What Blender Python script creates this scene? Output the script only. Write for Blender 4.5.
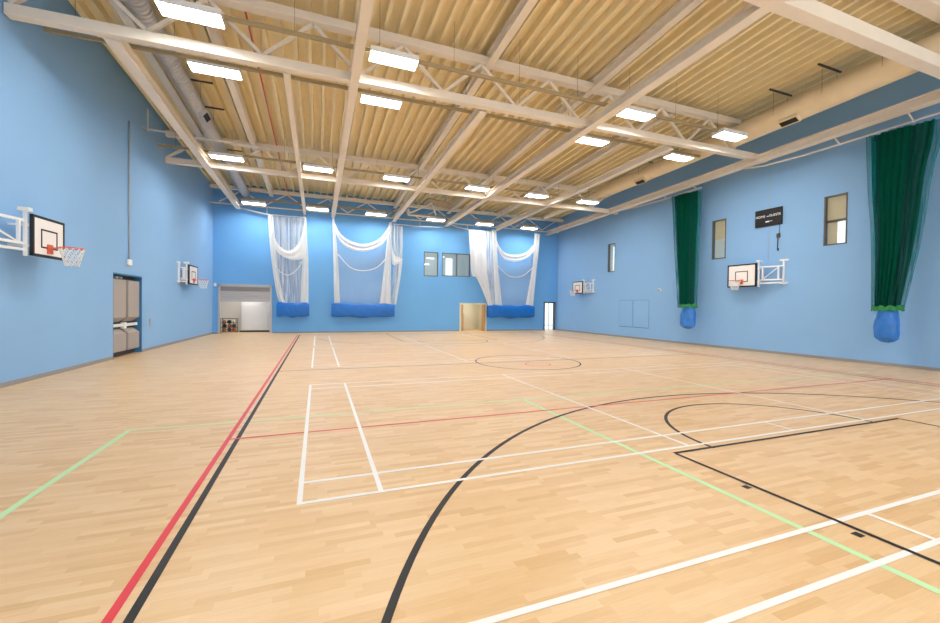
import bpy, bmesh, math, random
from mathutils import Vector, Matrix
random.seed(7)
for o in list(bpy.data.objects): bpy.data.objects.remove(o)
S = bpy.context.scene
C = S.collection
PI = math.pi

# ---------------------------------------------------------------- camera, world, exposure
LW, RW, FY, BY = -6.54, 18.96, 29.41, -4.0      # left wall, right wall, far wall, near end of what is built
CAMH = 1.9347
yaw, pit, rol, fpx = 0.36033969, -0.01310252, 0.0123047, 403.558
cy, sy, cp, sp = math.cos(yaw), math.sin(yaw), math.cos(pit), math.sin(pit)
fw = Vector((sy*cp, cy*cp, sp)); rt = Vector((cy, -sy, 0)); up = rt.cross(fw)
r2 = rt*math.cos(rol) + up*math.sin(rol); u2 = -rt*math.sin(rol) + up*math.cos(rol)
cam = bpy.data.cameras.new('camera'); camo = bpy.data.objects.new('camera', cam); C.objects.link(camo)
M = Matrix((r2, u2, -fw)).transposed().to_4x4(); M.translation = Vector((0, 0, CAMH))
camo.matrix_world = M
cam.sensor_width = 36; cam.lens = fpx/940*36; cam.clip_end = 200; cam.clip_start = 0.05
S.camera = camo

W = bpy.data.worlds.new('world'); S.world = W; W.use_nodes = True
bg = W.node_tree.nodes['Background']; bg.inputs[0].default_value = (0.93, 0.96, 1.0, 1); bg.inputs[1].default_value = 1.35
S.view_settings.view_transform = 'Standard'; S.view_settings.look = 'None'
S.view_settings.gamma = 1; S.view_settings.use_curve_mapping = False
S.view_settings.exposure = 0.46
LAMP = 50.0          # emission of the luminaires' diffusers

# ---------------------------------------------------------------- materials
def mat(name, col, rough=0.6, metal=0.0, noise=0.0, nscale=3.0, emit=0.0, bump=0.0, coat=0.0, bscale=40.0, trans=0.0):
    m = bpy.data.materials.new(name); m.use_nodes = True
    nt = m.node_tree; b = nt.nodes['Principled BSDF']
    b.inputs['Base Color'].default_value = (*col, 1); b.inputs['Roughness'].default_value = rough
    b.inputs['Metallic'].default_value = metal
    if coat: b.inputs['Coat Weight'].default_value = coat; b.inputs['Coat Roughness'].default_value = 0.15
    tc = nt.nodes.new('ShaderNodeTexCoord')
    if noise:
        n = nt.nodes.new('ShaderNodeTexNoise'); n.inputs['Scale'].default_value = nscale; n.inputs['Detail'].default_value = 4
        nt.links.new(tc.outputs['Object'], n.inputs['Vector'])
        r = nt.nodes.new('ShaderNodeValToRGB')
        r.color_ramp.elements[0].position = .3; r.color_ramp.elements[1].position = .7
        r.color_ramp.elements[0].color = (*[max(0, c*(1-noise)) for c in col], 1)
        r.color_ramp.elements[1].color = (*[min(1, c*(1+noise)) for c in col], 1)
        nt.links.new(n.outputs['Fac'], r.inputs['Fac']); nt.links.new(r.outputs['Color'], b.inputs['Base Color'])
    if bump:
        n2 = nt.nodes.new('ShaderNodeTexNoise'); n2.inputs['Scale'].default_value = bscale
        nt.links.new(tc.outputs['Object'], n2.inputs['Vector'])
        bp = nt.nodes.new('ShaderNodeBump'); bp.inputs['Strength'].default_value = bump; bp.inputs['Distance'].default_value = .02
        nt.links.new(n2.outputs['Fac'], bp.inputs['Height']); nt.links.new(bp.outputs['Normal'], b.inputs['Normal'])
    if emit:
        b.inputs['Emission Color'].default_value = (*col, 1); b.inputs['Emission Strength'].default_value = emit
    if trans: b.inputs['Transmission Weight'].default_value = trans
    return m

def netmat(name, col, alpha, stripe=0.0):
    """woven netting: diffuse + translucent threads over open holes"""
    m = bpy.data.materials.new(name); m.use_nodes = True; nt = m.node_tree
    for n in list(nt.nodes): nt.nodes.remove(n)
    out = nt.nodes.new('ShaderNodeOutputMaterial'); mix = nt.nodes.new('ShaderNodeMixShader')
    tr = nt.nodes.new('ShaderNodeBsdfTransparent'); d = nt.nodes.new('ShaderNodeBsdfDiffuse'); tl = nt.nodes.new('ShaderNodeBsdfTranslucent')
    m2 = nt.nodes.new('ShaderNodeMixShader'); m2.inputs[0].default_value = .35
    d.inputs[0].default_value = (*col, 1); tl.inputs[0].default_value = (*col, 1)
    nt.links.new(d.outputs[0], m2.inputs[1]); nt.links.new(tl.outputs[0], m2.inputs[2])
    tc = nt.nodes.new('ShaderNodeTexCoord'); n = nt.nodes.new('ShaderNodeTexNoise')
    mp = nt.nodes.new('ShaderNodeMapping'); mp.inputs['Scale'].default_value = (9, 9, .25)
    nt.links.new(tc.outputs['Object'], mp.inputs[0]); nt.links.new(mp.outputs[0], n.inputs['Vector']); n.inputs['Scale'].default_value = 1.0
    mr = nt.nodes.new('ShaderNodeMapRange'); mr.inputs['From Min'].default_value = .35; mr.inputs['From Max'].default_value = .65
    mr.inputs['To Min'].default_value = max(0, alpha-stripe); mr.inputs['To Max'].default_value = min(1, alpha+stripe)
    nt.links.new(n.outputs['Fac'], mr.inputs['Value']); nt.links.new(mr.outputs[0], mix.inputs[0])
    nt.links.new(tr.outputs[0], mix.inputs[1]); nt.links.new(m2.outputs[0], mix.inputs[2]); nt.links.new(mix.outputs[0], out.inputs[0])
    return m

def ductmat():
    m = mat('galvanised_spiral_duct', (0.55, 0.57, 0.61), .42, .35, noise=.08, nscale=6)
    nt = m.node_tree; b = nt.nodes['Principled BSDF']; tc = nt.nodes.new('ShaderNodeTexCoord'); w = nt.nodes.new('ShaderNodeTexWave')
    w.bands_direction = 'Y'; w.inputs['Scale'].default_value = 2.2; w.inputs['Distortion'].default_value = 0
    bp = nt.nodes.new('ShaderNodeBump'); bp.inputs['Strength'].default_value = .8; bp.inputs['Distance'].default_value = .03
    nt.links.new(tc.outputs['Object'], w.inputs['Vector']); nt.links.new(w.outputs['Fac'], bp.inputs['Height']); nt.links.new(bp.outputs['Normal'], b.inputs['Normal'])
    return m

def floor_mat():
    m = bpy.data.materials.new('sprung_wood_floor'); m.use_nodes = True; nt = m.node_tree; N = nt.nodes; L = nt.links
    b = N['Principled BSDF']
    tc = N.new('ShaderNodeTexCoord'); sx = N.new('ShaderNodeSeparateXYZ'); L.new(tc.outputs['Object'], sx.inputs[0])
    def mth(op, a, c=None):
        n = N.new('ShaderNodeMath'); n.operation = op
        for i, v in enumerate((a, c)):
            if v is None: continue
            if isinstance(v, (int, float)): n.inputs[i].default_value = v
            else: L.new(v, n.inputs[i])
        return n.outputs[0]
    row = mth('FLOOR', mth('DIVIDE', sx.outputs['Y'], 0.068))
    wn = N.new('ShaderNodeTexWhiteNoise'); wn.noise_dimensions = '1D'; L.new(row, wn.inputs['W'])
    xs = mth('ADD', mth('DIVIDE', sx.outputs['X'], 0.46), mth('MULTIPLY', wn.outputs['Value'], 17.0))
    col = mth('FLOOR', xs)
    cb = N.new('ShaderNodeCombineXYZ'); L.new(col, cb.inputs[0]); L.new(row, cb.inputs[1])
    w2 = N.new('ShaderNodeTexWhiteNoise'); w2.noise_dimensions = '2D'; L.new(cb.outputs[0], w2.inputs['Vector'])
    ramp = N.new('ShaderNodeValToRGB'); e = ramp.color_ramp.elements
    e[0].position = 0; e[0].color = (0.675, 0.43, 0.205, 1); e[1].position = 1; e[1].color = (0.785, 0.56, 0.32, 1)
    k = e.new(.3); k.color = (0.73, 0.485, 0.245, 1); k = e.new(.7); k.color = (0.76, 0.525, 0.285, 1)
    L.new(w2.outputs['Value'], ramp.inputs['Fac'])
    mp = N.new('ShaderNodeMapping'); mp.inputs['Scale'].default_value = (3, 45, 1); L.new(tc.outputs['Object'], mp.inputs[0])
    gr = N.new('ShaderNodeTexNoise'); gr.inputs['Scale'].default_value = 1.6; gr.inputs['Detail'].default_value = 5; L.new(mp.outputs[0], gr.inputs['Vector'])
    mx = N.new('ShaderNodeMix'); mx.data_type = 'RGBA'; mx.blend_type = 'MULTIPLY'; mx.inputs['Factor'].default_value = .35
    gray = N.new('ShaderNodeMapRange'); gray.inputs['To Min'].default_value = .65; gray.inputs['To Max'].default_value = 1.25
    L.new(gr.outputs['Fac'], gray.inputs['Value']); L.new(ramp.outputs['Color'], mx.inputs['A']); L.new(gray.outputs[0], mx.inputs['B'])
    L.new(mx.outputs['Result'], b.inputs['Base Color'])
    b.inputs['Roughness'].default_value = .36; b.inputs['Specular IOR Level'].default_value = .35
    return m

MT = dict(
    floor=floor_mat(),
    wall=mat('blue_wall_paint', (0.26, 0.485, 0.79), .75, noise=.02, nscale=.6),
    wallfar=mat('far_wall_deep_blue', (0.15, 0.42, 0.80), .7, noise=.02, nscale=.6),  # deeper, more saturated blue than the side walls
    skirt=mat('grey_skirting', (0.30, 0.29, 0.29), .6),
    deck=mat('cream_roof_deck', (0.88, 0.75, 0.47), .6, noise=.03, nscale=1.5),
    steel=mat('cream_steel_paint', (0.85, 0.76, 0.64), .5, noise=.03, nscale=2),
    steel2=mat('pale_grey_steel', (0.74, 0.70, 0.66), .5),
    duct=ductmat(),
    ductb=mat('cream_duct', (0.83, 0.70, 0.48), .5, noise=.06, nscale=2),
    tray=mat('cable_trunking', (0.42, 0.34, 0.20), .5, .3),
    dark=mat('dark_steel', (0.05, 0.045, 0.045), .5),
    black=mat('black_paint', (0.008, 0.008, 0.01), .65),
    white=mat('white_gloss_paint', (0.86, 0.87, 0.88), .35),
    housing=mat('white_luminaire_housing', (0.85, 0.85, 0.85), .4),
    lamp=mat('lit_diffuser', (1, 0.985, 0.96), .4, emit=LAMP),
    wline=mat('white_line_paint', (0.84, 0.83, 0.81), .5), bline=mat('black_line_paint', (0.012, 0.011, 0.011), .6),
    rline=mat('red_line_paint', (0.72, 0.03, 0.045), .4), gline=mat('green_line_paint', (0.50, 0.76, 0.42), .5),
    redpipe=mat('red_pipe_paint', (0.62, 0.06, 0.03), .4),
    hem=mat('green_rope_hem', (0.01, 0.20, 0.04), .7, noise=.4, nscale=20), bag2=mat('pale_blue_pvc_bag', (0.03, 0.19, 0.62), .33, noise=.2, nscale=4, bump=.8, bscale=6),
    orange=mat('orange_ring_paint', (0.75, 0.13, 0.06), .4),
    board=mat('white_backboard', (0.90, 0.86, 0.82), .35),
    pad=mat('grey_door_cover', (0.40, 0.36, 0.33), .8, noise=.06, nscale=30),
    reveal=mat('deep_blue_reveal', (0.045, 0.20, 0.42), .6),
    bag=mat('blue_pvc_bag', (0.0, 0.14, 0.55), .36, noise=.12, nscale=3, bump=.6, bscale=5),
    net=netmat('white_netting_gathered', (0.93, 0.91, 0.88), .96, .05), thin=netmat('white_netting_single', (0.85, 0.88, 0.92), .24, .03),
    mid=netmat('white_netting_layered', (0.88, 0.88, 0.88), .60, .24),
    green=netmat('green_netting_gathered', (0.003, 0.10, 0.062), .95, .05), greenthin=netmat('green_netting_edge', (0.01, 0.24, 0.26), .62, .12),
    glass=None, store=mat('white_store_wall', (0.80, 0.78, 0.72), .7), wood=mat('varnished_timber', (0.58, 0.34, 0.14), .5, noise=.15, nscale=8),
    shutter=mat('roller_shutter_grey', (0.52, 0.50, 0.50), .4, .3), frame=mat('dark_window_frame', (0.12, 0.105, 0.095), .5),
    upper_view=mat('tan_panel', (0.42, 0.34, 0.22), .7, noise=.15, nscale=8), grey=mat('mid_grey_paint', (0.42, 0.44, 0.46), .6),
    cream=mat('cream_door_paint', (0.74, 0.69, 0.52), .6), mesh=mat('brown_mesh_board', (0.36, 0.27, 0.15), .7),
    trolley=mat('trolley_contents_brown', (0.33, 0.12, 0.06), .7, noise=.5, nscale=5), litwhite=mat('lit_white_view', (0.93, 0.97, 1.0), .5, emit=.8), lamp2=mat('gallery_strip_light', (1, 1, 1), .4, emit=3), litgrey=mat('lit_grey_view', (0.45, 0.50, 0.50), .5, emit=.35), littan=mat('lit_tan_view', (0.46, 0.37, 0.24), .6, emit=.45),  # lit views: emission painted in for the brightness beyond the glass
    texts=mat('scoreboard_lettering', (0.9, 0.9, 0.9), .5),
)
g = bpy.data.materials.new('window_glass'); g.use_nodes = True; nt = g.node_tree
for n in list(nt.nodes): nt.nodes.remove(n)
o_ = nt.nodes.new('ShaderNodeOutputMaterial'); mxs = nt.nodes.new('ShaderNodeMixShader'); lw = nt.nodes.new('ShaderNodeLayerWeight'); lw.inputs[0].default_value = .5
pw = nt.nodes.new('ShaderNodeMath'); pw.operation = 'POWER'; pw.inputs[1].default_value = 4.0; nt.links.new(lw.outputs['Facing'], pw.inputs[0])
fr = nt.nodes.new('ShaderNodeMath'); fr.operation = 'ADD'; fr.inputs[1].default_value = .04; nt.links.new(pw.outputs[0], fr.inputs[0])
tr = nt.nodes.new('ShaderNodeBsdfTransparent'); tr.inputs[0].default_value = (.9, .93, .93, 1); gl = nt.nodes.new('ShaderNodeBsdfGlossy'); gl.inputs['Roughness'].default_value = .02
nt.links.new(fr.outputs[0], mxs.inputs[0]); nt.links.new(tr.outputs[0], mxs.inputs[1]); nt.links.new(gl.outputs[0], mxs.inputs[2]); nt.links.new(mxs.outputs[0], o_.inputs[0])
MT['glass'] = g

# ---------------------------------------------------------------- mesh helpers
def box(bm, x0, y0, z0, x1, y1, z1):
    v = [bm.verts.new(p) for p in ((x0,y0,z0),(x1,y0,z0),(x1,y1,z0),(x0,y1,z0),(x0,y0,z1),(x1,y0,z1),(x1,y1,z1),(x0,y1,z1))]
    for f in ((0,3,2,1),(4,5,6,7),(0,1,5,4),(1,2,6,5),(2,3,7,6),(3,0,4,7)): bm.faces.new([v[i] for i in f])
def bar(bm, a, b, w, h, upv=(0,0,1)):
    """rectangular bar from a to b: w across, h along upv"""
    a, b = Vector(a), Vector(b); d = (b-a).normalized(); u = Vector(upv)
    s = d.cross(u)
    if s.length < 1e-4: u = Vector((1,0,0)); s = d.cross(u)
    s.normalize(); u = s.cross(d).normalized()
    v = []
    for p in (a, b):
        for i, j in ((-1,-1),(1,-1),(1,1),(-1,1)): v.append(bm.verts.new(p + s*(w/2*i) + u*(h/2*j)))
    for f in ((0,1,2,3),(7,6,5,4),(0,4,5,1),(1,5,6,2),(2,6,7,3),(3,7,4,0)): bm.faces.new([v[i] for i in f])
def ibeam(bm, a, b, w, h, t=.03):
    a, b = Vector(a), Vector(b); d = (b-a).normalized(); z = Vector((0,0,1)); s = d.cross(z).normalized(); z = s.cross(d)
    bar(bm, a+z*(h/2-t/2), b+z*(h/2-t/2), w, t); bar(bm, a-z*(h/2-t/2), b-z*(h/2-t/2), w, t)
    bar(bm, a, b, t*.8, h-2*t)
def tube(bm, pts, r, n=10, cap=True, closed=False):
    pts = [Vector(p) for p in pts]; rings = []; N = len(pts)
    for i, p in enumerate(pts):
        if closed: d = pts[(i+1) % N]-pts[i-1]
        else: d = pts[min(i+1, N-1)]-pts[max(i-1, 0)]
        d.normalize(); u = Vector((0,0,1)) if abs(d.z) < .95 else Vector((1,0,0))
        s = d.cross(u).normalized(); u = s.cross(d)
        rr = r[i] if isinstance(r, (list, tuple)) else r
        rings.append([bm.verts.new(p + (s*math.cos(2*PI*k/n) + u*math.sin(2*PI*k/n))*rr) for k in range(n)])
    for i in range(N if closed else N-1):
        A, B = rings[i], rings[(i+1) % N]
        for k in range(n): bm.faces.new((A[k], A[(k+1)%n], B[(k+1)%n], B[k])).smooth = True
    if cap and not closed: bm.faces.new(rings[0][::-1]); bm.faces.new(rings[-1])
def grid(bm, P, nu, nv, thick=0.0):
    """P(i/nu, j/nv) -> point"""
    v = [[bm.verts.new(P(i/nu, j/nv)) for j in range(nv+1)] for i in range(nu+1)]
    for i in range(nu):
        for j in range(nv): bm.faces.new((v[i][j], v[i+1][j], v[i+1][j+1], v[i][j+1])).smooth = True
def B(): return bmesh.new()
def obj(name, bm, m, parent=None, label=None, bevel=0, solid=0):
    bmesh.ops.recalc_face_normals(bm, faces=bm.faces)
    me = bpy.data.meshes.new(name); bm.to_mesh(me); bm.free()
    me.materials.append(MT[m] if isinstance(m, str) else m)
    o = bpy.data.objects.new(name, me); C.objects.link(o)
    if parent:
        o.parent = parent
        o.matrix_parent_inverse = Matrix.Translation(-world_loc(parent))
    if label: o['label'] = label
    if bevel: md = o.modifiers.new('bevel', 'BEVEL'); md.width = bevel; md.segments = 2
    if solid: md = o.modifiers.new('solid', 'SOLIDIFY'); md.thickness = solid
    return o
def world_loc(o):
    v = Vector(o.location)
    if o.parent: v = v + world_loc(o.parent) + o.matrix_parent_inverse.translation
    return v
def empty(name, loc, label=None, cat=None, group=None):
    o = bpy.data.objects.new(name, None); C.objects.link(o); o.location = loc; o.empty_display_size = .2
    return tag(o, label, cat, group)
def tag(o, label=None, cat=None, group=None, kind=None):
    if label: o['label'] = label
    if cat: o['category'] = cat
    if group: o['group'] = group
    if kind: o['kind'] = kind
    return o
def struct(name, bm, m, label=None):
    o = obj(name, bm, m); o['kind'] = 'structure'
    if label: o['label'] = label
    return o
def sempty(name, loc, label=None):
    o = empty(name, loc, label); o['kind'] = 'structure'; return o
def copy_tree(o, parent=None):
    c = o.copy(); C.objects.link(c)
    if parent: c.parent = parent
    for ch in list(o.children): copy_tree(ch, c)
    return c

def zb(y): return 8.42 - .022*(y-12.1)       # level of the trusses' bottom chords
def zt(y): return 9.80 - .045*(y-12.1)       # level of the trusses' top chords
def zr(y): return zt(y) + .34                # mid level of the roof deck

# ---------------------------------------------------------------- shell
bm = B(); box(bm, LW-.3, BY, -.2, RW+.3, FY+4.5, 0); floor = struct('floor', bm, 'floor', 'pale maple strip sports floor with painted court lines')

def wall(name, m, axis, pos, a0, a1, z0, z1, th, holes, label):
    """wall on plane axis=pos, extending th behind it, with rectangular holes (a0,a1,z0,z1)"""
    bm = B(); us = sorted({a0, a1, *[h[0] for h in holes], *[h[1] for h in holes]}); vs = sorted({z0, z1, *[h[2] for h in holes], *[h[3] for h in holes]})
    lo, hi = min(pos, pos+th), max(pos, pos+th)
    for i in range(len(us)-1):
        j = 0
        while j < len(vs)-1:
            um = (us[i]+us[i+1])/2
            free = lambda q: not any(h[0] < um < h[1] and h[2] < (vs[q]+vs[q+1])/2 < h[3] for h in holes)
            if not free(j): j += 1; continue
            k = j
            while k+1 < len(vs)-1 and free(k+1): k += 1
            if axis == 'x': box(bm, lo, us[i], vs[j], hi, us[i+1], vs[k+1])
            else: box(bm, us[i], lo, vs[j], us[i+1], hi, vs[k+1])
            j = k+1
    bmesh.ops.remove_doubles(bm, verts=bm.verts, dist=1e-5)
    return struct(name, bm, m, label)

DOOR_L = (16.90, 19.16, 0, 2.93)
wall('wall_left', 'wall', 'x', LW, BY, FY+.3, 0, 11.4, -.3, [DOOR_L], 'blue painted left wall of the sports hall')
W1, W2, W3 = (22.36, 23.08, 4.42, 6.38), (14.35, 15.10, 4.48, 6.46), (9.43, 10.20, 4.52, 6.48)
wall('wall_right', 'wall', 'x', RW, BY, FY+.3, 0, 11.4, .3, [W1, W2, W3], 'blue painted right wall of the sports hall')
ROLL, DWAY, EDOOR = (-5.88, -2.86, 0, 3.12), (10.28, 12.42, 0, 2.12), (17.66, 18.80, 0, 2.38)
WF1, WF2 = (7.36, 8.46, 4.14, 5.97), (8.76, 11.04, 4.2, 5.97)
wall('wall_far', 'wallfar', 'y', FY, LW, RW, 0, 11.4, .3, [ROLL, DWAY, EDOOR, WF1, WF2], 'deeper blue far end wall of the sports hall')
for nm, a, b in (('baseboard_left', (LW, BY, 0), (LW+.02, DOOR_L[0], .11)), ('baseboard_left', (LW, DOOR_L[1], 0), (LW+.02, FY, .11)), ('baseboard_right', (RW-.02, BY, 0), (RW, FY, .11)),
                 ('baseboard_far', (LW+.02, FY-.02, 0), (ROLL[0]-.06, FY, .09)), ('baseboard_far', (ROLL[1]+.1, FY-.02, 0), (DWAY[0]-.1, FY, .09)), ('baseboard_far', (DWAY[1]+.1, FY-.02, 0), (EDOOR[0]-.1, FY, .09))):
    bm = B(); box(bm, *a, *b); struct(nm, bm, 'skirt')

# ribbed roof deck: trapezoidal ribs running the length of the hall
bm = B(); per = .42; prof = []
x = LW-.1
while x < RW+.1:
    for dx, dz in ((0, 0), (.10, 0), (.112, .25), (.403, .25), (.415, 0)): prof.append((x+dx, dz-.10))
    x += per
rows = []
for y in (BY, FY+.2):
    rows.append(([bm.verts.new((px, y, zr(y)+pz+.02)) for px, pz in prof], [bm.verts.new((px, y, zr(y)+.42)) for px, pz in prof]))
for i in range(len(prof)-1):
    bm.faces.new((rows[0][0][i], rows[0][0][i+1], rows[1][0][i+1], rows[1][0][i]))
    bm.faces.new((rows[0][1][i], rows[1][1][i], rows[1][1][i+1], rows[0][1][i+1]))
ceil = struct('ceiling', bm, 'deck', 'cream corrugated metal roof deck with deep ribs')

# ---------------------------------------------------------------- court lines (paint on the floor)
def fline(segs, m, label, z=.0012, w=.05):
    bm = B()
    for s in segs:
        z += .00012
        ww = s[4] if len(s) > 4 else w
        a, b = Vector((s[0], s[1], 0)), Vector((s[2], s[3], 0)); d = (b-a).normalized()*(ww/2); n = Vector((-d.y, d.x, 0))
        a -= d*0; 
        vs = [bm.verts.new((p.x, p.y, z)) for p in (a-n, b-n, b+n, a+n)]
        f = bm.faces.new(vs)
        if f.normal.z < 0: f.normal_flip()
    return bm
def farc(bm, cx, cy_, r, a0, a1, w, z, n=96):
    pr = None
    for i in range(n+1):
        t = math.radians(a0 + (a1-a0)*i/n)
        q = [bm.verts.new((cx+(r+k)*math.cos(t), cy_+(r+k)*math.sin(t), z)) for k in (-w/2, w/2)]
        if pr: bm.faces.new((pr[0], pr[1], q[1], q[0]))
        pr = q
def lineobj(bm, m, label):
    o = obj('court_line', bm, m, floor, label); return o
CX = 7.03
def badminton(y0, y1, label, z):
    s = []
    for x in (-.155, .628, 2*CX+.155, 2*CX-.628): s.append((x, y0-.02, x, y1+.02))
    for x in (4.92, 9.14): s.append((x, y0+.45, x, y1-.45) if y0 > 20 else (x, y0, x, y1))
    for y in (y0, y0+.48, y1-.49, y1): s.append((-.18, y, 2*CX+.18, y))
    ym = (y0+y1)/2
    if y0 > 12: s.append((-.155, ym, 4.92, ym)); s.append((9.14, ym, 2*CX+.155, ym))
    lineobj(fline(s, 'wline', label, z, .052), 'wline', label)
badminton(-3.78, 2.25, 'white badminton court lines nearest the front', .0030)
badminton(4.21, 10.36, 'white badminton court lines in the middle of the floor', .0030)
badminton(13.15, 19.2, 'white badminton court lines beyond the centre circle', .0030)
badminton(20.1, 26.15, 'white badminton court lines nearest the far wall', .0030)
lineobj(fline([(7.2, 4.21, 7.2, 4.69)], 'wline', '', .0032, .04), 'wline', 'short white tick between two court side lines')
# black basketball court
bm = fline([(-1.06, BY, -1.06, 27.3, .06), (15.1, BY, 15.1, 27.3, .05), (-1.04, 12.72, 15.1, 12.72, .045), (-1.04, 27.3, 15.1, 27.3, .045)], 'b', '', .0020)
farc(bm, CX-.1, 12.6, 1.82, 0, 360, .05, .0021); farc(bm, 7.11, -.55, 7.35, 15, 165, .06, .0022); farc(bm, 7.13, 4.03, 1.95, 0, 180, .055, .0022)
farc(bm, 7.11, 25.99, 7.35, 195, 345, .04, .0022); farc(bm, 7.05, 21.4, 1.95, 180, 360, .045, .0022)
farc(bm, 7.11, -.55, 7.35, 0, 15, .06, .0022, 12)
lineobj(bm, 'bline', 'black basketball court lines with centre circle and arcs')
bm = fline([(4.47, 4.06, 9.83, 4.06), (4.48, BY, 4.48, 4.03), (9.82, BY, 9.82, 4.03), (4.3, 27.3, 4.3, 21.4, .04), (4.3, 21.4, 9.8, 21.4, .04), (9.8, 21.4, 9.8, 27.3, .04)], 'b', '', .0042, .05)
for y in (3.02, 2.05): bm2v = box(bm, 4.345, y-.035, .002, 4.42, y+.035, .0044)
lineobj(bm, 'bline', 'black key lines with two small blocks beside them')
# red court
bm = fline([(-1.18, BY, -1.18, 27.5, .06), (15.45, BY, 15.45, 27.5, .085), (-1.185, 6.54, 15.45, 6.54), (-1.185, 27.5, 15.45, 27.5)], 'r', '', .0026, .05)
farc(bm, 6.98, 11.95, .42, 0, 360, .045, .0026, 40)
lineobj(bm, 'rline', 'red court boundary lines and small red centre circle')
bm = fline([(-2.65, BY, -2.65, 7.5, .07), (-2.62, 7.47, 16.3, 7.47, .055), (4.03, BY, 4.03, 7.44, .075)], 'g', '', .0016, .05)
lineobj(bm, 'gline', 'pale green court lines')

# ---------------------------------------------------------------- roof steel
TY = [5.85, 12.12, 21.5, 28.6]
def truss(y, label, dmax=99, sz=.26, bc=None, x0=None, x1=18.35, tx=18.9, start=-6.45, dw=.09):
    x0 = LW+.03+max(0, .0205*(y-12))
    t = empty('roof_truss', (x0, y, zb(y)), label, 'truss', 'steel roof trusses crossing the hall')
    b = B(); zc = zb(y); tl = (-.05, .12) if y == TY[1] else (0, 0); bar(b, (x0, y, zc+tl[0]), (x1, y, zc+tl[1]), bc or sz, bc or sz*1.1); obj('bottom_chord', b, 'steel', t, bevel=.012)
    b = B(); bar(b, (x0, y, zt(y)), (tx, y, zt(y)), sz+.06, sz); obj('top_chord', b, 'steel', t, bevel=.012)
    k = start; step = 1.255
    flip = 0
    while k + step < min(x1+.05, dmax):
        a, c = (k, y, zb(y)+sz/2), (k+step, y, zt(y)-sz/2)
        if flip: a, c = (k, y, zt(y)-sz/2), (k+step, y, zb(y)+sz/2)
        b = B(); bar(b, a, c, dw, dw); obj('diagonal_brace', b, 'steel', t)
        k += step; flip ^= 1
    return t
truss(TY[0], 'cream steel roof truss nearest the viewer, crossing the upper right corner', dmax=9.6, sz=.3)
truss(TY[1], 'large cream steel roof truss with diagonal braces in the foreground of the roof', sz=.23, tx=16.6)
truss(TY[2], 'cream steel roof truss halfway to the far wall, above the row of six lit luminaires', sz=.22, tx=15.9, start=-6.3)
truss(TY[3], 'cream steel roof truss closest to the far wall', sz=.2, bc=.07, x1=18.5, start=-5.7, dw=.06)

rails = [(-4.72, TY[1], 'left-most wide cream steel beam running toward the far wall', .3),
         (-.86, TY[1], 'slim cream beam ending above the left net', .16), (.93, BY, 'cream beam running overhead just left of centre, ending above the wide net', .24),
         (5.0, TY[1], 'cream beam that ends above the right edge of the wide net', .26), (8.95, BY, 'cream beam running overhead right of centre to the observation windows', .3),
         (13.05, TY[1], 'cream beam that ends above the middle of the right net', .24), (17.62, BY, 'cream beam closest to the right wall, above the green curtains', .34)]
for X, y0, lb, w in rails:
    ya = y0+.14 if y0 > 0 else y0
    b = B(); dz = 0 if abs(X-17.62) > .1 else -.02
    ibeam(b, (X, ya, zb(ya)+dz-.02), (X, FY-.35, zb(FY-.35)+dz-.02), w, .3)
    o = obj('steel_beam', b, 'steel'); tag(o, lb, 'beam', 'lengthwise steel beams at truss level')
for X, lb, y0, y1 in ((-4.9, 'roof purlin beam nearest the left wall, just below the deck', BY, TY[2]), (-2.85, 'roof purlin beam just right of the silver duct', TY[1], FY), (5.1, 'roof purlin beam under the deck left of the roof centre', BY, FY),
                     (9.1, 'roof purlin beam under the deck right of the roof centre', BY, FY), (13.1, 'roof purlin beam under the deck between the centre and the cream duct', TY[1], FY)):
    b = B(); ibeam(b, (X, y0+.2, zt(y0)+.02), (X, y1-.3, zt(y1)+.02), .24, .34)
    tag(obj('roof_purlin', b, 'steel'), lb, 'beam', 'purlin beams under the roof deck')
b = B(); tube(b, [(-1.9, y, zt(y)+.13-.04) for y in (BY, 12, 20, FY-.5)], .028, 8); tag(obj('sprinkler_pipe', b, 'redpipe'), 'thin red pipe running lengthwise under the roof deck', 'pipe')

# cable trunkings and luminaires
def trunk(y, x0, x1, z, lb):
    b = B(); box(b, x0, y-.04, z-.045, x1, y+.04, z+.045)
    t = obj('cable_trunking', b, 'tray'); tag(t, lb, 'trunking', 'cable trunkings carrying the luminaires')
    h = x0+.6
    while h < x1:
        b = B(); tube(b, [(h, y, z+.04), (h, y, zr(y)-.11)], .004, 5); obj('suspension_wire', b, 'dark', t); h += 2.1
trunk(11.1, -3.3, 15.6, 8.70, 'brown cable trunking on the near side of the foreground truss')
trunk(13.2, -6.4, 15.7, 8.67, 'brown cable trunking on the far side of the foreground truss')
trunk(20.5, -6.3, 15.6, 8.51, 'brown cable trunking on the near side of the middle truss')
trunk(27.8, -4.5, 15.9, 8.31, 'brown cable trunking close to the far wall')
def luminaire():
    t = empty('ceiling_luminaire', (0,0,0), 'x', 'ceiling light', 'rectangular luminaires in the roof')
    b = B(); 
    for q in ((-.64, -.26, -.055, .64, -.245, .09), (-.64, .245, -.055, .64, .26, .09), (-.64, -.245, -.055, -.625, .245, .09), (.625, -.245, -.055, .64, .245, .09), (-.64, -.26, .05, .64, .26, .09)): box(b, *q)
    obj('housing', b, 'housing', t)
    b = B(); box(b, -.622, -.242, .0, .622, .242, 0.045); obj('diffuser', b, 'lamp', t)
    return t
proto = luminaire(); used = False
LUM = []
fr_ = ['left-most', 'second from the left', 'third from the left', 'right-most']
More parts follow.
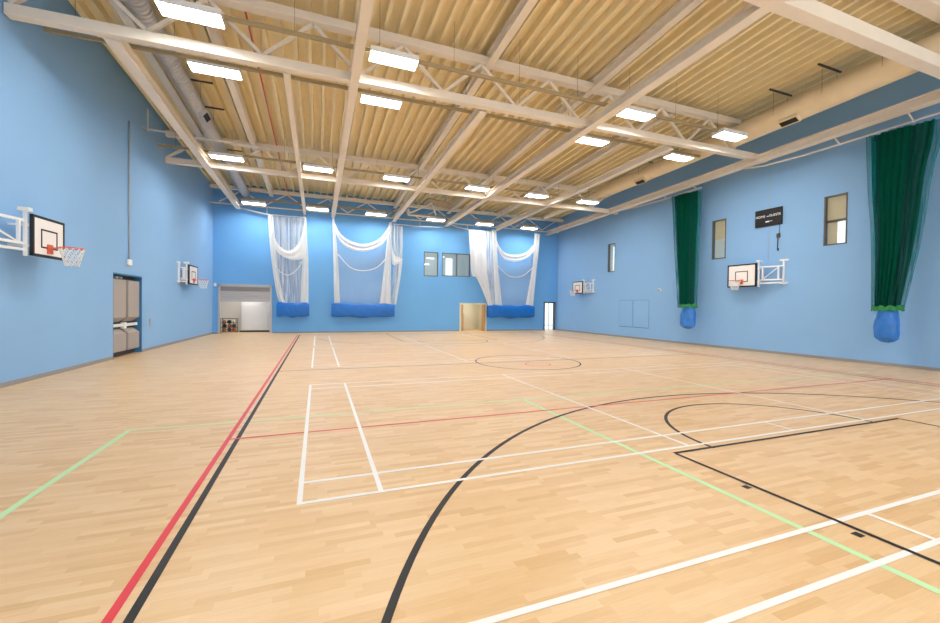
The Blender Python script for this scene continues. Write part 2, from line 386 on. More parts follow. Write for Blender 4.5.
for i, X in enumerate((-2.78, 1.88, 10.2, 14.75)):
    LUM.append((X, 11.1, 8.62, ['left-most', 'second', 'third', 'right-most'][i] + ' lit luminaire on the near side of the foreground truss'))
    LUM.append((X, 13.45, 8.60, ['left-most', 'second', 'third', 'right-most'][i] + ' lit luminaire on the far side of the foreground truss'))
od = ['left-most', 'second from left', 'third from left', 'fourth from left', 'fifth from left', 'right-most']
for i, X in enumerate((-3.85, -.03, 3.72, 8.18, 11.92, 15.5)): LUM.append((X*.985, 20.5, 8.36, od[i] + ' lit luminaire in the row at the middle truss'))
for i, X in enumerate((-3.7, -.04, 3.6, 7.8, 11.55, 15.3)): LUM.append((X, 27.8, 8.07, od[i] + ' lit luminaire in the row near the far wall'))
for i, X in enumerate((-2.78, 1.88, 6, 10.2, 14.75)): LUM.append((X, -1.6, 8.9, ['left-most', 'second', 'middle', 'fourth', 'right-most'][i] + ' lit luminaire in the front row behind the viewer'))
for X, y, z, lb in LUM:
    t = copy_tree(proto) if used else proto; used = True
    t.location = (X, y, z); t['label'] = lb

# ducts
def duct(zf, rf, X, y0, y1, m, lb, vents, hang):
    pts = []; rad = []; y = y0
    while y < y1: pts.append((X, y, zf(y))); rad.append(rf(y)); y += .5
    b = B(); tube(b, pts, rad, 28); d = obj('ventilation_duct', b, m); tag(d, lb, 'duct')
    for y, ang in vents:
        r = rf(y); a = math.radians(ang); n = Vector((math.cos(a), 0, math.sin(a))); c0 = Vector((X, y, zf(y))) + n*(r-.02); s = Vector((-n.z, 0, n.x))
        P = lambda l, w, h: c0 + Vector((0, l, 0)) + s*w + n*h
        v = B(); bar(v, P(-.33, 0, .05), P(.33, 0, .05), .14, .30, s); vo = obj('vent_grille', v, m, d)
        v = B(); bar(v, P(-.28, 0, .125), P(.28, 0, .125), .012, .2, s); obj('grille_opening', v, 'black', vo)
    for y in hang:
        zz = zr(y)-.13; b = B(); bar(b, (X-.62, y, zz), (X+.62, y, zz), .05, .05); h = obj('duct_hanger', b, 'dark', d)
        for q in (-1, 1): b = B(); r = rf(y); bar(b, (X+q*r, y, zz), (X+q*r, y, zf(y)), .006, .006, (0,1,0)); obj('hanger_rod', b, 'dark', h)
duct(lambda y: 9.32-.04*(y-12), lambda y: .25, -4.2, BY, 28.3, 'duct', 'silver spiral ventilation duct along the left side of the roof', ((17.7, -40),), (10, 16.9, 18.8, 23, 25.5))
duct(lambda y: 9.12-.035*(y-12) if y < 12 else 9.12-.018*(y-12), lambda y: .40 if y < 12.6 else (.35 if y < 20.3 else .22), 16.2, BY, 27.3, 'ductb', 'cream ventilation duct along the right side of the roof', ((9.75, -120), (17.0, -120)), (7.1, 8.65, 10.2, 14.5, 17))

# curtain tracks
def track(pts, lb, ties, m='steel2', h=.07):
    b = B(); tube(b, pts, h/2, 6); t = obj('curtain_track', b, m); tag(t, lb, 'track')
    for p in ties:
        b = B(); bar(b, p[0], p[1], .035, .035, (0,1,0)); obj('track_hanger', b, m, t)
def arc_pts(cx, cy_, r, a0, a1, z, n=8): return [(cx+r*math.cos(math.radians(a0+(a1-a0)*i/n)), cy_+r*math.sin(math.radians(a0+(a1-a0)*i/n)), z) for i in range(n+1)]
tk = 8.1
track([(18.15, y, tk-.012*(y-12)) for y in (BY, 2, 8)] + [(18.1, 10.6, tk+.02), (17.95, 11.9, tk+.05), (17.7, 12.6, tk+.1)], 'white curtain track under the beam above the near green curtain',
      [((17.75, y, 8.35), (18.15, y, tk)) for y in (1.5, 4, 7.3, 9.3)])
track([(18.15, 15.1, tk), (18.15, 17.6, tk-.04), (18.1, 18.8, tk-.03), (17.95, 20.2, tk), (17.7, 21.4, tk+.04)], 'white curtain track above the far green curtain',
      [((17.75, 15.4, 8.32), (18.15, 15.4, tk)), ((17.75, 17.3, 8.3), (18.15, 17.3, tk-.03))])
def ztrk(x): return 7.72
track([(-4.6, 28.9, 7.93), (-3.6, 28.9, 7.75), (-3.1, 28.9, 7.66), (-.8, 28.9, 7.66)], 'white track holding the left net on the far wall', [((-3.1, 28.9, 7.66), (-3.1, 28.9, 8.15)), ((-.9, 28.9, 7.66), (-.9, 28.9, 8.1))])
track([(5.0, 28.9, 7.72), (6.8, 28.9, 7.7), (8.7, 28.9, 7.78)], 'white track between the wide net and the windows on the far wall', [((6.9, 28.9, 7.7), (6.9, 28.9, 8.15))])
track([(9.2, 28.9, 8.05), (9.9, 28.9, 7.85), (10.8, 28.9, 7.76), (12.6, 28.9, 7.78)], 'white track holding the right net on the far wall', [((10.6, 28.9, 7.76), (10.6, 28.9, 8.15))])
track([(-6.3, 18.8, 8.55), (-4.5, 18.8, 8.45), (-2, 18.8, 8.42)], 'pale track rail reaching the left wall near the vertical conduit', [((-6.2, 19.1, 8.55), (-6.2, 19.1, 9.4))])
# retracted ceiling goal
t = empty('retracted_basketball_goal', (6.8, 26, 8.9), 'basketball goal folded up under the roof near the far wall windows', 'basketball goal')
b = B(); bar(b, (6.6, 26, 8.86), (8.3, 26.2, 8.72), 1.2, .05); obj('backboard', b, 'mesh', t)
for a, c in (((5.4, 26, 7.85), (7.0, 26, 8.7)), ((7.0, 26, 8.7), (7.3, 26, 7.95)), ((5.45, 26, 7.8), (7.3, 26, 7.8)), ((5.45, 26, 7.8), (5.45, 26, 8.2)), ((5.45, 26.6, 8.2), (5.45, 26, 7.8))):
    b = B(); bar(b, a, c, .08, .08, (0,1,0)); obj('folding_arm', b, 'white', t)
b = B(); bar(b, (6.9, 26.1, 8.9), (6.9, 26.1, zr(26)-.1), .1, .1, (0,1,0)); obj('ceiling_bracket', b, 'steel', t)
b = B(); bar(b, (8.1, 26.1, 8.8), (8.1, 26.1, zr(26)-.1), .1, .1, (0,1,0)); obj('ceiling_bracket', b, 'steel', t)

# ---------------------------------------------------------------- nets on the far wall
def curve(pts, t):
    """piecewise smooth through pts, t in 0..1 by index"""
    n = len(pts)-1; f = t*n; i = min(int(f), n-1); u = f-i
    p0, p1, p2, p3 = pts[max(i-1, 0)], pts[i], pts[i+1], pts[min(i+2, n)]
    return tuple(.5*((2*p1[k]) + (-p0[k]+p2[k])*u + (2*p0[k]-5*p1[k]+4*p2[k]-p3[k])*u*u + (-p0[k]+3*p1[k]-3*p2[k]+p3[k])*u**3) for k in (0, 1))
def ribbon(name, A, Bc, y, m, parent, folds, amp, axis='y', nu=None, nv=26, ph=0, label=None, solid=0):
    """cloth hung between two edge curves given as (along, z) points; folds run along the edges"""
    nu = nu or max(8, int(folds*8)); b = B()
    def P(u, v):
        a, c = curve(A, v), curve(Bc, v); s = a[0]+(c[0]-a[0])*u; z = a[1]+(c[1]-a[1])*u
        off = amp*math.sin(2*PI*folds*u+ph+.6*math.sin(3*v+ph)) + amp*.4*math.sin(2*PI*folds*2.3*u+1+ph)
        return (s, y+off, z) if axis == 'y' else (y+off, s, z)
    grid(b, P, nu, nv); o = obj(name, b, m, parent, label)
    return o
def bagmesh(name, x0, x1, z0, z1, y, parent, dep=.3):
    b = B()
    def P(u, v):
        x = x0+(x1-x0)*u; a = 2*PI*v; e = 1-.35*abs(2*u-1)**6
        w = 1+.10*abs(math.sin(u*17+3*math.sin(a)))+.09*abs(math.sin(u*29+a*2))
        zc, rz, ry = (z0+z1)/2+.03*math.sin(u*9), (z1-z0)/2, dep/2
        c, s = math.cos(a), math.sin(a); q = .7
        return (x, y+ry*e*w*math.copysign(abs(c)**q, c), zc+rz*(1-.08*abs(2*u-1)**8)*math.copysign(abs(s)**q, s)*(.96+.05*math.sin(u*17)))
    grid(b, P, 60, 24)
    o = obj(name, b, 'bag', parent); return o
NY = 28.85
def far_net(loc, lb, bands, swags, sags, panels, bag):
    t = empty('cricket_net', loc, lb, 'net', 'white divider nets at the far wall')
    for p in panels: ribbon('net_panel', *p, parent=t)
    for a, c, f in bands: ribbon('gathered_edge', a, c, NY-.05, 'net', t, f, .05)
    for a, c in swags: 
        ribbon('swag', a, c, NY-.1, 'net', t, 2.0, .03, nv=30)
    for s in sags:
        b = B(); tube(b, [(curve(s, i/20)[0], NY-.07, curve(s, i/20)[1]) for i in range(21)], .03, 6); obj('hem_rope', b, 'net', t)
    o = bagmesh('storage_bag', *bag, NY-.05, t); o['label'] = 'blue storage bag'
    return t
far_net((-1.5, NY, 1.0), 'narrow white net gathered into a blue bag, left on the far wall beside the shutter',
    [([(-3.05, 7.62), (-2.95, 6), (-2.77, 4.28), (-2.5, 2.55), (-2.3, 1.97)], [(-2.75, 7.62), (-2.6, 6), (-2.45, 4.28), (-2.15, 2.55), (-1.95, 1.97)], 1.5),
     ([(-.88, 7.62), (-.93, 6.2), (-.99, 4.81), (-1.09, 1.97)], [(-.76, 7.62), (-.70, 6.2), (-.62, 4.81), (-.59, 1.97)], 2)],
    [([(-3.0, 7.5), (-2.52, 5.95), (-1.85, 5.4), (-1.2, 6.0), (-.8, 7.5)], [(-2.95, 6.8), (-2.52, 5.35), (-1.75, 4.82), (-1.2, 4.85), (-.9, 4.95)])],
    [[(-2.71, 4.72), (-2.38, 4.08), (-1.84, 3.81), (-1.3, 4.2), (-1.03, 4.73)]],
    [],
    (-2.5, -.54, 1.08, 2.03))
n1 = [o for o in C.objects if o.name.startswith('cricket_net')][0]
ribbon('net_panel', [(-3.0, 7.6), (-2.8, 5), (-2.3, 1.97)], [(-.8, 7.6), (-.85, 5), (-.9, 1.97)], NY+.1, 'mid', n1, 7, .06)
n2 = far_net((3, NY, 1.0), 'widest white net with drooping swag above a long blue bag',
    [([(.86, 7.9), (.90, 6.4), (.93, 5.36), (1.03, 2.0)], [(.98, 7.9), (1.12, 6.4), (1.22, 5.38), (1.41, 2.0)], 1.5),
     ([(4.68, 7.82), (4.52, 6.5), (4.4, 5.08), (4.05, 2.0)], [(4.84, 7.82), (4.84, 6.5), (4.82, 5.1), (4.82, 2.0)], 2.5)],
    [([(.9, 7.75), (1.5, 6.65), (2.77, 6.15), (3.99, 6.6), (4.75, 7.7)], [(.93, 7.1), (1.58, 5.98), (2.77, 5.6), (3.99, 6.03), (4.77, 7.0)])],
    [[(1.22, 5.38), (2.03, 4.5), (2.93, 4.3), (3.85, 4.58), (4.47, 5.24)]], [], (.85, 5.1, 1.05, 2.03))
ribbon('net_panel', [(1.0, 7.2), (1.5, 6.1), (2.77, 5.8), (3.99, 6.2), (4.7, 7.1)], [(1.2, 2.0), (2, 2.0), (2.9, 2.0), (3.7, 2.0), (4.3, 2.0)], NY+.05, 'thin', n2, .5, .03, nu=12)
ribbon('gathered_edge', [(4.84, 7.62), (4.95, 6.2), (5.05, 5.1), (4.95, 3.5), (4.82, 2.0)], [(5.66, 7.58), (5.66, 6.3), (5.62, 5.14), (5.45, 3.5), (5.2, 2.0)], NY+.06, 'mid', n2, 3, .06)
ribbon('gathered_edge', [(4.84, 7.4), (4.9, 6.2), (5.1, 5.5), (5.45, 5.4)], [(4.86, 6.7), (4.86, 5.4), (5.0, 4.8), (5.5, 5.0)], NY-.02, 'net', n2, 1, .03)
ribbon('gathered_edge', [(5.45, 5.3), (5.35, 4.2), (5.1, 2.0)], [(5.64, 5.3), (5.55, 4.2), (5.22, 2.0)], NY-.02, 'net', n2, 1, .03)
n3 = far_net((14.5, NY, 1.0), 'white net at the right of the far wall, draped partly over the window',
    [([(12.6, 7.9), (12.68, 6.4), (12.75, 4.93), (12.98, 2.0)], [(12.95, 7.9), (13.05, 6.4), (13.16, 4.94), (13.54, 2.0)], 2),
     ([(16.33, 7.9), (16.3, 6.4), (16.19, 5.08), (15.63, 2.03)], [(16.86, 7.85), (16.75, 6.4), (16.6, 5.1), (16.3, 2.04)], 2)],
    [([(12.9, 7.25), (13.56, 6.28), (14.58, 6.08), (15.61, 6.35), (16.4, 7.15)], [(12.98, 6.7), (13.57, 5.72), (14.58, 5.5), (15.62, 5.82), (16.3, 6.4)])],
    [[(13.16, 5.09), (13.92, 4.44), (14.69, 4.29), (15.46, 4.5), (16.16, 5.08)]], [], (12.3, 16.4, 1.03, 2.06))
ribbon('net_panel', [(12.95, 6.8), (13.6, 5.85), (14.6, 5.7), (15.6, 5.95), (16.3, 6.6)], [(13.4, 2.0), (14, 2.0), (14.6, 2.0), (15.2, 2.0), (15.8, 2.0)], NY+.05, 'thin', n3, .5, .03, nu=12)
ribbon('gathered_edge', [(10.65, 7.72), (10.78, 6), (10.95, 4.35), (11.35, 4.1), (12.0, 2.8), (12.32, 2.0)], [(12.0, 7.72), (12.1, 6.2), (12.2, 5.2), (12.25, 4.3), (12.5, 2.9), (12.66, 2.0)], NY-.12, 'net', n3, 3, .05)
ribbon('net_panel', [(11.9, 7.72), (12.1, 5), (12.5, 2.0)], [(12.7, 7.75), (12.75, 5), (13.0, 2.0)], NY+.02, 'mid', n3, 3, .05)

# ---------------------------------------------------------------- green curtains at the right wall
def green(loc, lb, L_, R_, bag, x=18.12):
    t = empty('netting_curtain', loc, lb, 'curtain', 'green netting curtains at the right wall')
    def lerp(a, b, f): return [(p[0]+(q[0]-p[0])*f, (p[1]+(q[1]-p[1])*f)) for p, q in zip(a, b)]
    ribbon('netting', lerp(L_, R_, .05), lerp(L_, R_, .9), x, 'green', t, 9, .045, 'x', nu=110, nv=30)
    ribbon('netting_edge', lerp(L_, R_, .0), lerp(L_, R_, .16), x-.1, 'greenthin', t, 1.5, .04, 'x', nu=16)
    ribbon('netting_edge', lerp(L_, R_, .78), lerp(L_, R_, 1.0), x+.1, 'greenthin', t, 2, .04, 'x', nu=16)
    ribbon('netting', lerp(L_, R_, .22), lerp(L_, R_, .62), x-.10, 'green', t, 4, .03, 'x', nu=40, nv=30, ph=2)
    yb0, yb1, zb0, zb1 = bag; yc = (yb0+yb1)/2; b = B()
    def P(u, v):
        a = 2*PI*u; r = math.sin(PI*min(1, .5+.5*v))**.0 if False else 1
        prof = [(0, .05), (.03, .6), (.12, .93), (.3, 1.0), (.6, .97), (.85, .82), (1.0, .72)]
        for i in range(len(prof)-1):
            if prof[i][0] <= v <= prof[i+1][0]:
                f = (v-prof[i][0])/(prof[i+1][0]-prof[i][0]); r = prof[i][1]+(prof[i+1][1]-prof[i][1])*f; break
        w = 1+.06*math.sin(3*a+5*v)+.05*abs(math.sin(4*a-6*v))+.04*abs(math.sin(7*a+9*v))
        return (x+.0+.25*r*w*math.cos(a), yc+(yb1-yb0)/2*.9*r*w*math.sin(a), zb0+(zb1-zb0)*v+.02*math.sin(4*a))
    grid(b, P, 40, 24); o = obj('storage_bag', b, 'bag2', t, 'blue storage bag')
    b = B()
    grid(b, lambda u, v: (x+(.33+.02*math.sin(11*2*PI*u))*math.cos(2*PI*u)*(1-.12*v), yc+((yb1-yb0)/2+.06+.03*math.sin(13*2*PI*u))*math.sin(2*PI*u)*(1-.1*v), zb1-.06+.16*v+.03*math.sin(9*2*PI*u)), 60, 4)
    obj('gathered_hem', b, 'hem', t)
    return t
green((18.12, 15.8, .9), 'tall green netting curtain in a small blue bag, farther along the right wall',
      [(16.86, 8.04), (16.75, 6.8), (16.66, 5.44), (16.5, 3.8), (16.33, 2.0)], [(15.1, 7.98), (15.12, 6.6), (15.2, 5.24), (15.24, 3.7), (15.28, 2.0)], (15.27, 16.17, .9, 2.08))
green((18.12, 7.9, .9), 'broad green netting curtain tied into a blue bag, nearest the viewer on the right',
      [(8.5, 8.06), (8.46, 7.0), (8.42, 6.09), (8.3, 4.44), (8.24, 2.0)], [(6.62, 8.0), (6.72, 7.2), (6.87, 6.42), (7.09, 4.26), (7.45, 2.0)], (7.5, 8.18, .88, 2.02))

# ---------------------------------------------------------------- wall-mounted basketball goals
def goal(wx, s, y0, y1, z0, z1, ym, lb, off=.5, mz=None):
    """wx wall x; s=+1 faces +x; board y0..y1; frame reaches toward smaller y and meets the wall at ym"""
    t = empty('basketball_goal', (wx, ym, z0), lb, 'basketball goal', 'wall-mounted basketball goals')
    X = lambda d: wx+s*d
    H = z1-z0; Wd = y1-y0; yc = (y0+y1)/2
    def bx(b, d0, d1, ya, yb_, za, zb_): box(b, min(X(d0), X(d1)), ya, za, max(X(d0), X(d1)), yb_, zb_)
    b = B(); bx(b, off-.05, off, y0, y1, z0, z1); bd = obj('backboard', b, 'board', t)
    b = B(); k = .05
    for a in ((y0-.01, y1+.01, z0-.01, z0+k), (y0-.01, y1+.01, z1-k, z1+.01), (y0-.01, y0+k, z0, z1), (y1-k, y1+.01, z0, z1)): bx(b, off-.055, off+.006, *a)
    obj('board_border', b, 'black', bd, 'black border of the board')
    b = B(); iw, zb0, zb1 = .30, z0+H*.22, z0+H*.70; k = .035
    for a in ((yc-iw, yc+iw, zb0, zb0+k), (yc-iw, yc+iw, zb1-k, zb1), (yc-iw, yc-iw+k, zb0, zb1), (yc+iw-k, yc+iw, zb0, zb1)): bx(b, off, off+.007, *a)
    obj('target_square', b, 'black', bd)
    zr_ = z0+H*.27
    b = B(); bx(b, off, off+.03, yc-.09, yc+.09, zr_-.16, zr_+.06); bx(b, off, off+.22, yc-.06, yc+.06, zr_-.03, zr_); obj('ring_bracket', b, 'orange', t)
    b = B(); R = .225; cx = X(off+.2+R)
    tube(b, [(cx+R*math.cos(2*PI*i/24), yc+R*math.sin(2*PI*i/24), zr_) for i in range(24)], .014, 6, closed=True)
    ring = obj('ring', b, 'orange', t)
    b = B(); n = 12
    def NP(i, j): a = 2*PI*(i+.5*(j % 2))/n; r = R*(1-.11*j if j < 4 else .55); return (cx+r*math.cos(a), yc+r*math.sin(a), zr_-.01-.105*j)
    for j in range(4):
        for i in range(n):
            for di in (0, (1 if j % 2 else -1)): tube(b, [NP(i, j), NP(i+di, j+1)], .009, 4, cap=False)
    obj('ring_net', b, 'white', ring, 'white string net')
    # frame folded beside the board
    zf0, zf1 = z0+H*.27, z0+H*.83
    post0 = y0-.06; end = ym
    for nm, seg in (('frame_tube', ((off-.1, post0, z0-.03), (off-.1, post0, z1+.06))), ('frame_tube', ((off-.12, post0, zf1), (.12, end, zf1))), ('frame_tube', ((off-.12, post0, zf0), (.12, end, zf0))),
                    ('frame_tube', ((off-.12, post0, zf0-.14), (.12, end, zf0-.14))), ('frame_tube', ((off-.14, post0-.14, zf0), (off-.14, post0-.14, zf1))), ('frame_tube', ((.17, end+.14, zf0), (.17, end+.14, zf1)))):
        b = B(); bar(b, (X(seg[0][0]), seg[0][1], seg[0][2]), (X(seg[1][0]), seg[1][1], seg[1][2]), (.055), (.055), (0,1,0) if abs(seg[0][1]-seg[1][1]) < .01 else (0,0,1)); obj(nm, b, 'white', t)
    b = B(); bar(b, (X(off-.14), post0-.1, zf0), (X(.16), end+.1, zf1), .03, .03); obj('diagonal_stay', b, 'white', t)
    b = B(); bx(b, 0, .08, ym-.03, ym+.03, z0+H*.05, z1+.12); bx(b, 0, .05, ym-.18, ym+.18, z1+.04, z1+.12); bx(b, 0, .05, ym-.16, ym+.16, z0+H*.08, z0+H*.15); obj('wall_mount', b, 'white', t)
    b = B(); bx(b, 0, off-.05, y0+.12, y0+.17, z1-.25, z1-.2); obj('rear_stay', b, 'white', t)
    b = B(); bx(b, 0, off-.05, y0+.12, y0+.17, z0+.2, z0+.25); obj('rear_stay', b, 'white', t)
    b = B(); bx(b, off-.2, off, y0-.14, y0+.0, z1+.05, z1+.13); obj('hinge_cap', b, 'white', t)
    return t
goal(LW, 1, 12.05, 13.2, 2.97, 3.89, 10.5, 'nearer basketball goal on the left wall, close to the left edge')
goal(LW, 1, 23.45, 24.8, 2.86, 3.80, 23.15, 'farther basketball goal on the left wall, near the roller shutter', off=.38)
goal(RW, -1, 12.5, 13.84, 2.99, 4.03, 11.62, 'basketball goal on the right wall under the scoreboard')
goal(RW, -1, 25.26, 26.48, 3.0, 3.9, 24.6, 'small distant basketball goal on the right wall near the far corner')

# ---------------------------------------------------------------- scoreboard
def glyphs(txt, h, m, name, parent, origin, xdir, zdir, label=None):
    cu = bpy.data.curves.new(name, 'FONT'); cu.body = txt; cu.size = h; cu.extrude = .004; cu.align_x = 'CENTER'; cu.align_y = 'CENTER'
    o = bpy.data.objects.new('tmp', cu); C.objects.link(o); dg = bpy.context.evaluated_depsgraph_get()
    me = bpy.data.meshes.new_from_object(o.evaluated_get(dg)); bpy.data.objects.remove(o)
    xd, zd = Vector(xdir), Vector(zdir); nd = xd.cross(zd); Mx = Matrix((xd, zd, nd)).transposed().to_4x4(); Mx.translation = Vector(origin)
    me.transform(Mx); me.materials.clear(); me.materials.append(MT[m])
    ob = bpy.data.objects.new(name, me); C.objects.link(ob); ob.parent = parent; ob.matrix_parent_inverse = Matrix.Translation(-world_loc(parent))
    return ob
b = B(); box(b, RW-.08, 11.73, 5.70, RW-.005, 12.89, 6.47)
sb = obj('scoreboard', b, 'black', bevel=.02); tag(sb, 'black scoreboard reading HOME and GUESTS high on the right wall', 'scoreboard')
glyphs('HOME', .15, 'texts', 'lettering', sb, (RW-.085, 12.64, 6.15), (0,-1,0), (0,0,1))
glyphs('GUESTS', .14, 'texts', 'lettering', sb, (RW-.085, 12.02, 6.15), (0,-1,0), (0,0,1))
b = B(); box(b, RW-.087, 12.28, 6.12, RW-.08, 12.36, 6.15); box(b, RW-.087, 12.25, 5.87, RW-.08, 12.41, 5.93); box(b, RW-.087, 12.12, 5.90, RW-.08, 12.22, 5.92); obj('display_mark', b, 'texts', sb)
b = B(); tube(b, [(RW-.02, 11.85, 5.7), (RW-.02, 11.86, 5.3)], .012, 6); tube(b, [(RW-.03, 11.87, 5.32), (RW-.04, 11.9, 5.1), (RW-.02, 11.92, 4.62)], .018, 6)
box(b, RW-.07, 11.82, 5.12, RW, 11.94, 5.3); tube(b, [(RW-.02, 11.9, 4.66), (RW-.02, 11.9, 4.55)], .035, 8)
tag(obj('control_cable', b, 'dark'), 'short dark cable and connector hanging below the scoreboard', 'cable')
b = B(); box(b, RW-.014, 12.3, 4.1, RW-.004, 12.312, 5.7); box(b, RW-.014, 12.3, 6.47, RW-.004, 12.312, 9.2); tag(obj('wall_conduit', b, 'grey'), 'thin vertical cable line behind the scoreboard', 'conduit')

# ---------------------------------------------------------------- windows
def window_x(n, h, kind, lb):
    y0, y1, z0, z1 = h; t = sempty('window_%d' % n, (RW+.1, y0, z0), lb)
    b = B(); k = .05
    for a in ((y0, y1, z0, z0+k), (y0, y1, z1-k, z1), (y0, y0+k, z0, z1), (y1-k, y1, z0, z1)): box(b, RW-.01, a[0], a[2], RW+.12, a[1], a[3])
    obj('window_frame', b, 'frame', t)
    b = B(); box(b, RW+.08, y0+k, z0+k, RW+.09, y1-k, z1-k); obj('pane', b, 'glass', t)
    zt_ = z0+(z1-z0)*.52
    b = B(); box(b, RW+.22, y0, zt_, RW+.25, y1, z1); obj('upper_view', b, 'littan' if kind != 'grey' else 'litgrey', t)  # glow painted in for the view and reflection in the upper glass
    if kind == 'near':
        b = B(); box(b, RW+.15, y0, zt_-.08, RW+.26, y1, zt_); obj('transom', b, 'frame', t)
        b = B(); box(b, RW+.26, y0, z0, RW+.29, y0+.44, zt_-.08); obj('back_panel', b, 'litwhite', t, 'panel glowing for the bright lower view')
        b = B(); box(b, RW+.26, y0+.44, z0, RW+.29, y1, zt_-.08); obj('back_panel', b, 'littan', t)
    else:
        b = B(); box(b, RW+.22, y0, z0, RW+.25, y1, zt_); obj('back_panel', b, 'litgrey', t)
        if kind == 'grey':
            b = B(); box(b, RW+.20, y0+.25, z0, RW+.21, y1-.28, z1-.2); obj('back_panel', b, 'litwhite', t)
window_x(1, W1, 'grey', 'narrow dark-framed window nearest the far corner on the right wall')
window_x(2, W2, 'mid', 'dark-framed window between the far green curtain and the scoreboard')
window_x(3, W3, 'near', 'dark-framed window between the scoreboard and the near green curtain')
def window_y(n, h, mull, lb):
    x0, x1, z0, z1 = h; t = sempty('window_%d' % n, (x0, FY+.1, z0), lb); k = .06
    b = B()
    for a in [(x0, x1, z0, z0+k), (x0, x1, z1-k, z1), (x0, x0+k, z0, z1), (x1-k, x1, z0, z1)] + [(m-.04, m+.04, z0, z1) for m in mull]: box(b, a[0], FY-.01, a[2], a[1], FY+.1, a[3])
    obj('window_frame', b, 'frame', t)
    b = B(); box(b, x0+k, FY+.06, z0+k, x1-k, FY+.07, z1-k); obj('pane', b, 'glass', t)
    return t
window_y(4, WF1, [], 'single observation window high on the far wall')
window_y(5, WF2, [9.95], 'double observation window beside the right net')
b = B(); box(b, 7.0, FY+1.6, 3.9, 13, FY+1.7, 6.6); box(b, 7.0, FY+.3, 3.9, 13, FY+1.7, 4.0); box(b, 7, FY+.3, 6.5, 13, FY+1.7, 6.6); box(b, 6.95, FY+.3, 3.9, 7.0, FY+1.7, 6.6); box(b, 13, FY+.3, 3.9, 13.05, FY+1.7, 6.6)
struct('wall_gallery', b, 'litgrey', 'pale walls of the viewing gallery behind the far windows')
b = B(); box(b, 9.55, FY+1.56, 4.15, 10.1, FY+1.59, 5.75); tag(obj('reflection_strip', b, 'litwhite'), 'white reflection streak built as a glowing strip in the double observation window', 'panel')  # emissive strip paints the white reflection in the double window
for X, z in ((7.75, 5.15), (8.15, 5.62), (9.0, 5.78)):
    b = B(); box(b, X-.28, FY+1.1, z-.03, X+.28, FY+1.16, z+.03); o = obj('gallery_light', b, 'lamp2'); tag(o, {7.75:'lower strip light seen through the single gallery window', 8.15:'upper strip light seen through the single gallery window', 9.0:'strip light seen through the double gallery window'}[X], 'light')

# ---------------------------------------------------------------- left door with padded covers
x0 = LW-.22
t = sempty('door_1', (LW-.15, 18.03, 0), 'recessed double door with grey padded covers and a white push bar on the left wall')
b = B(); y0, y1 = DOOR_L[0], DOOR_L[1]
box(b, LW-.3, y1-.04, 0, LW-.002, y1-.003, 2.92); box(b, LW-.3, y0+.003, 0, LW-.002, y0+.03, 2.92); box(b, LW-.3, y0+.03, 2.88, LW-.002, y1-.04, 2.927); obj('door_lining', b, 'reveal', t)
b = B(); box(b, LW-.3, y0+.03, 0, LW-.24, y1-.04, 2.9); obj('door_leaf', b, 'dark', t, 'dark door leaves behind the covers')
def cover(ya, yb_, za, zb_, cut):
    b = B(); X1, X0 = LW-.03, LW-.24; c = .17
    if cut == 'bottom': pr = [(X0, za), (X1, za+c), (X1, zb_), (X0, zb_)]
    else: pr = [(X0, za), (X1, za), (X1, zb_-c), (X0, zb_)]
    vs = [[b.verts.new((p[0], y, p[1])) for p in pr] for y in (ya, yb_)]
    b.faces.new(vs[0]); b.faces.new(vs[1][::-1])
    for i in range(4): b.faces.new((vs[0][i], vs[1][i], vs[1][(i+1)%4], vs[0][(i+1)%4]))
    obj('padded_cover', b, 'pad', t, bevel=.012)
for ya, yb_ in ((y0+.06, 17.93), (18.11, y1-.16)):
    cover(ya, yb_, 1.22, 2.72, 'bottom'); cover(ya, yb_, .2, .98, 'top')
b = B(); box(b, LW-.16, y0+.05, 1.06, LW-.10, y1-.14, 1.16); box(b, LW-.19, 17.92, .98, LW-.09, 18.12, 1.2); obj('push_bar', b, 'white', t, 'white push bar')
b = B(); 
for yy in (17.6, 17.9): box(b, LW-.25, yy, 2.76, LW-.18, yy+.12, 2.83)
obj('closer', b, 'white', t)
# alarm sounder and conduit over the door
b = B(); box(b, LW, 17.86, 3.25, LW+.09, 18.12, 3.47); tag(obj('alarm_box', b, 'white', bevel=.03), 'small white box above the padded double door', 'alarm')
b = B(); tube(b, [(LW+.03, 17.99, 3.47), (LW+.03, 17.99, 8.43)], .022, 8); tag(obj('wall_conduit', b, 'grey'), 'grey vertical conduit on the left wall rising from the white box', 'conduit')
b = B(); box(b, LW, 19.80, 1.1, LW+.05, 19.92, 1.28); box(b, LW, 19.85, .92, LW+.03, 19.90, 1.1); tag(obj('key_switch', b, 'grey'), 'small grey switch on the left wall beside the double door', 'switch')
# detectors
def beam(x, y, z, lb, s):
    b = B(); box(b, min(x, x+s*.1), y-.1, z-.1, max(x, x+s*.1), y+.1, z+.1); o = obj('wall_sensor', b, 'white', bevel=.03); tag(o, lb, 'sensor')
    b = B(); tube(b, [(x+s*.1, y, z), (x+s*.2, y-.05, z-.04)], .05, 8); obj('sensor_head', b, 'grey', o)
beam(RW, 18.4, 3.03, 'small white sensor on the right wall left of the far green curtain', -1)
b = B(); box(b, -6.12, FY-.08, 3.0, -5.99, FY, 3.2); tag(obj('alarm_box', b, 'white', bevel=.02), 'tiny white box in the far left corner beside the shutter', 'alarm')
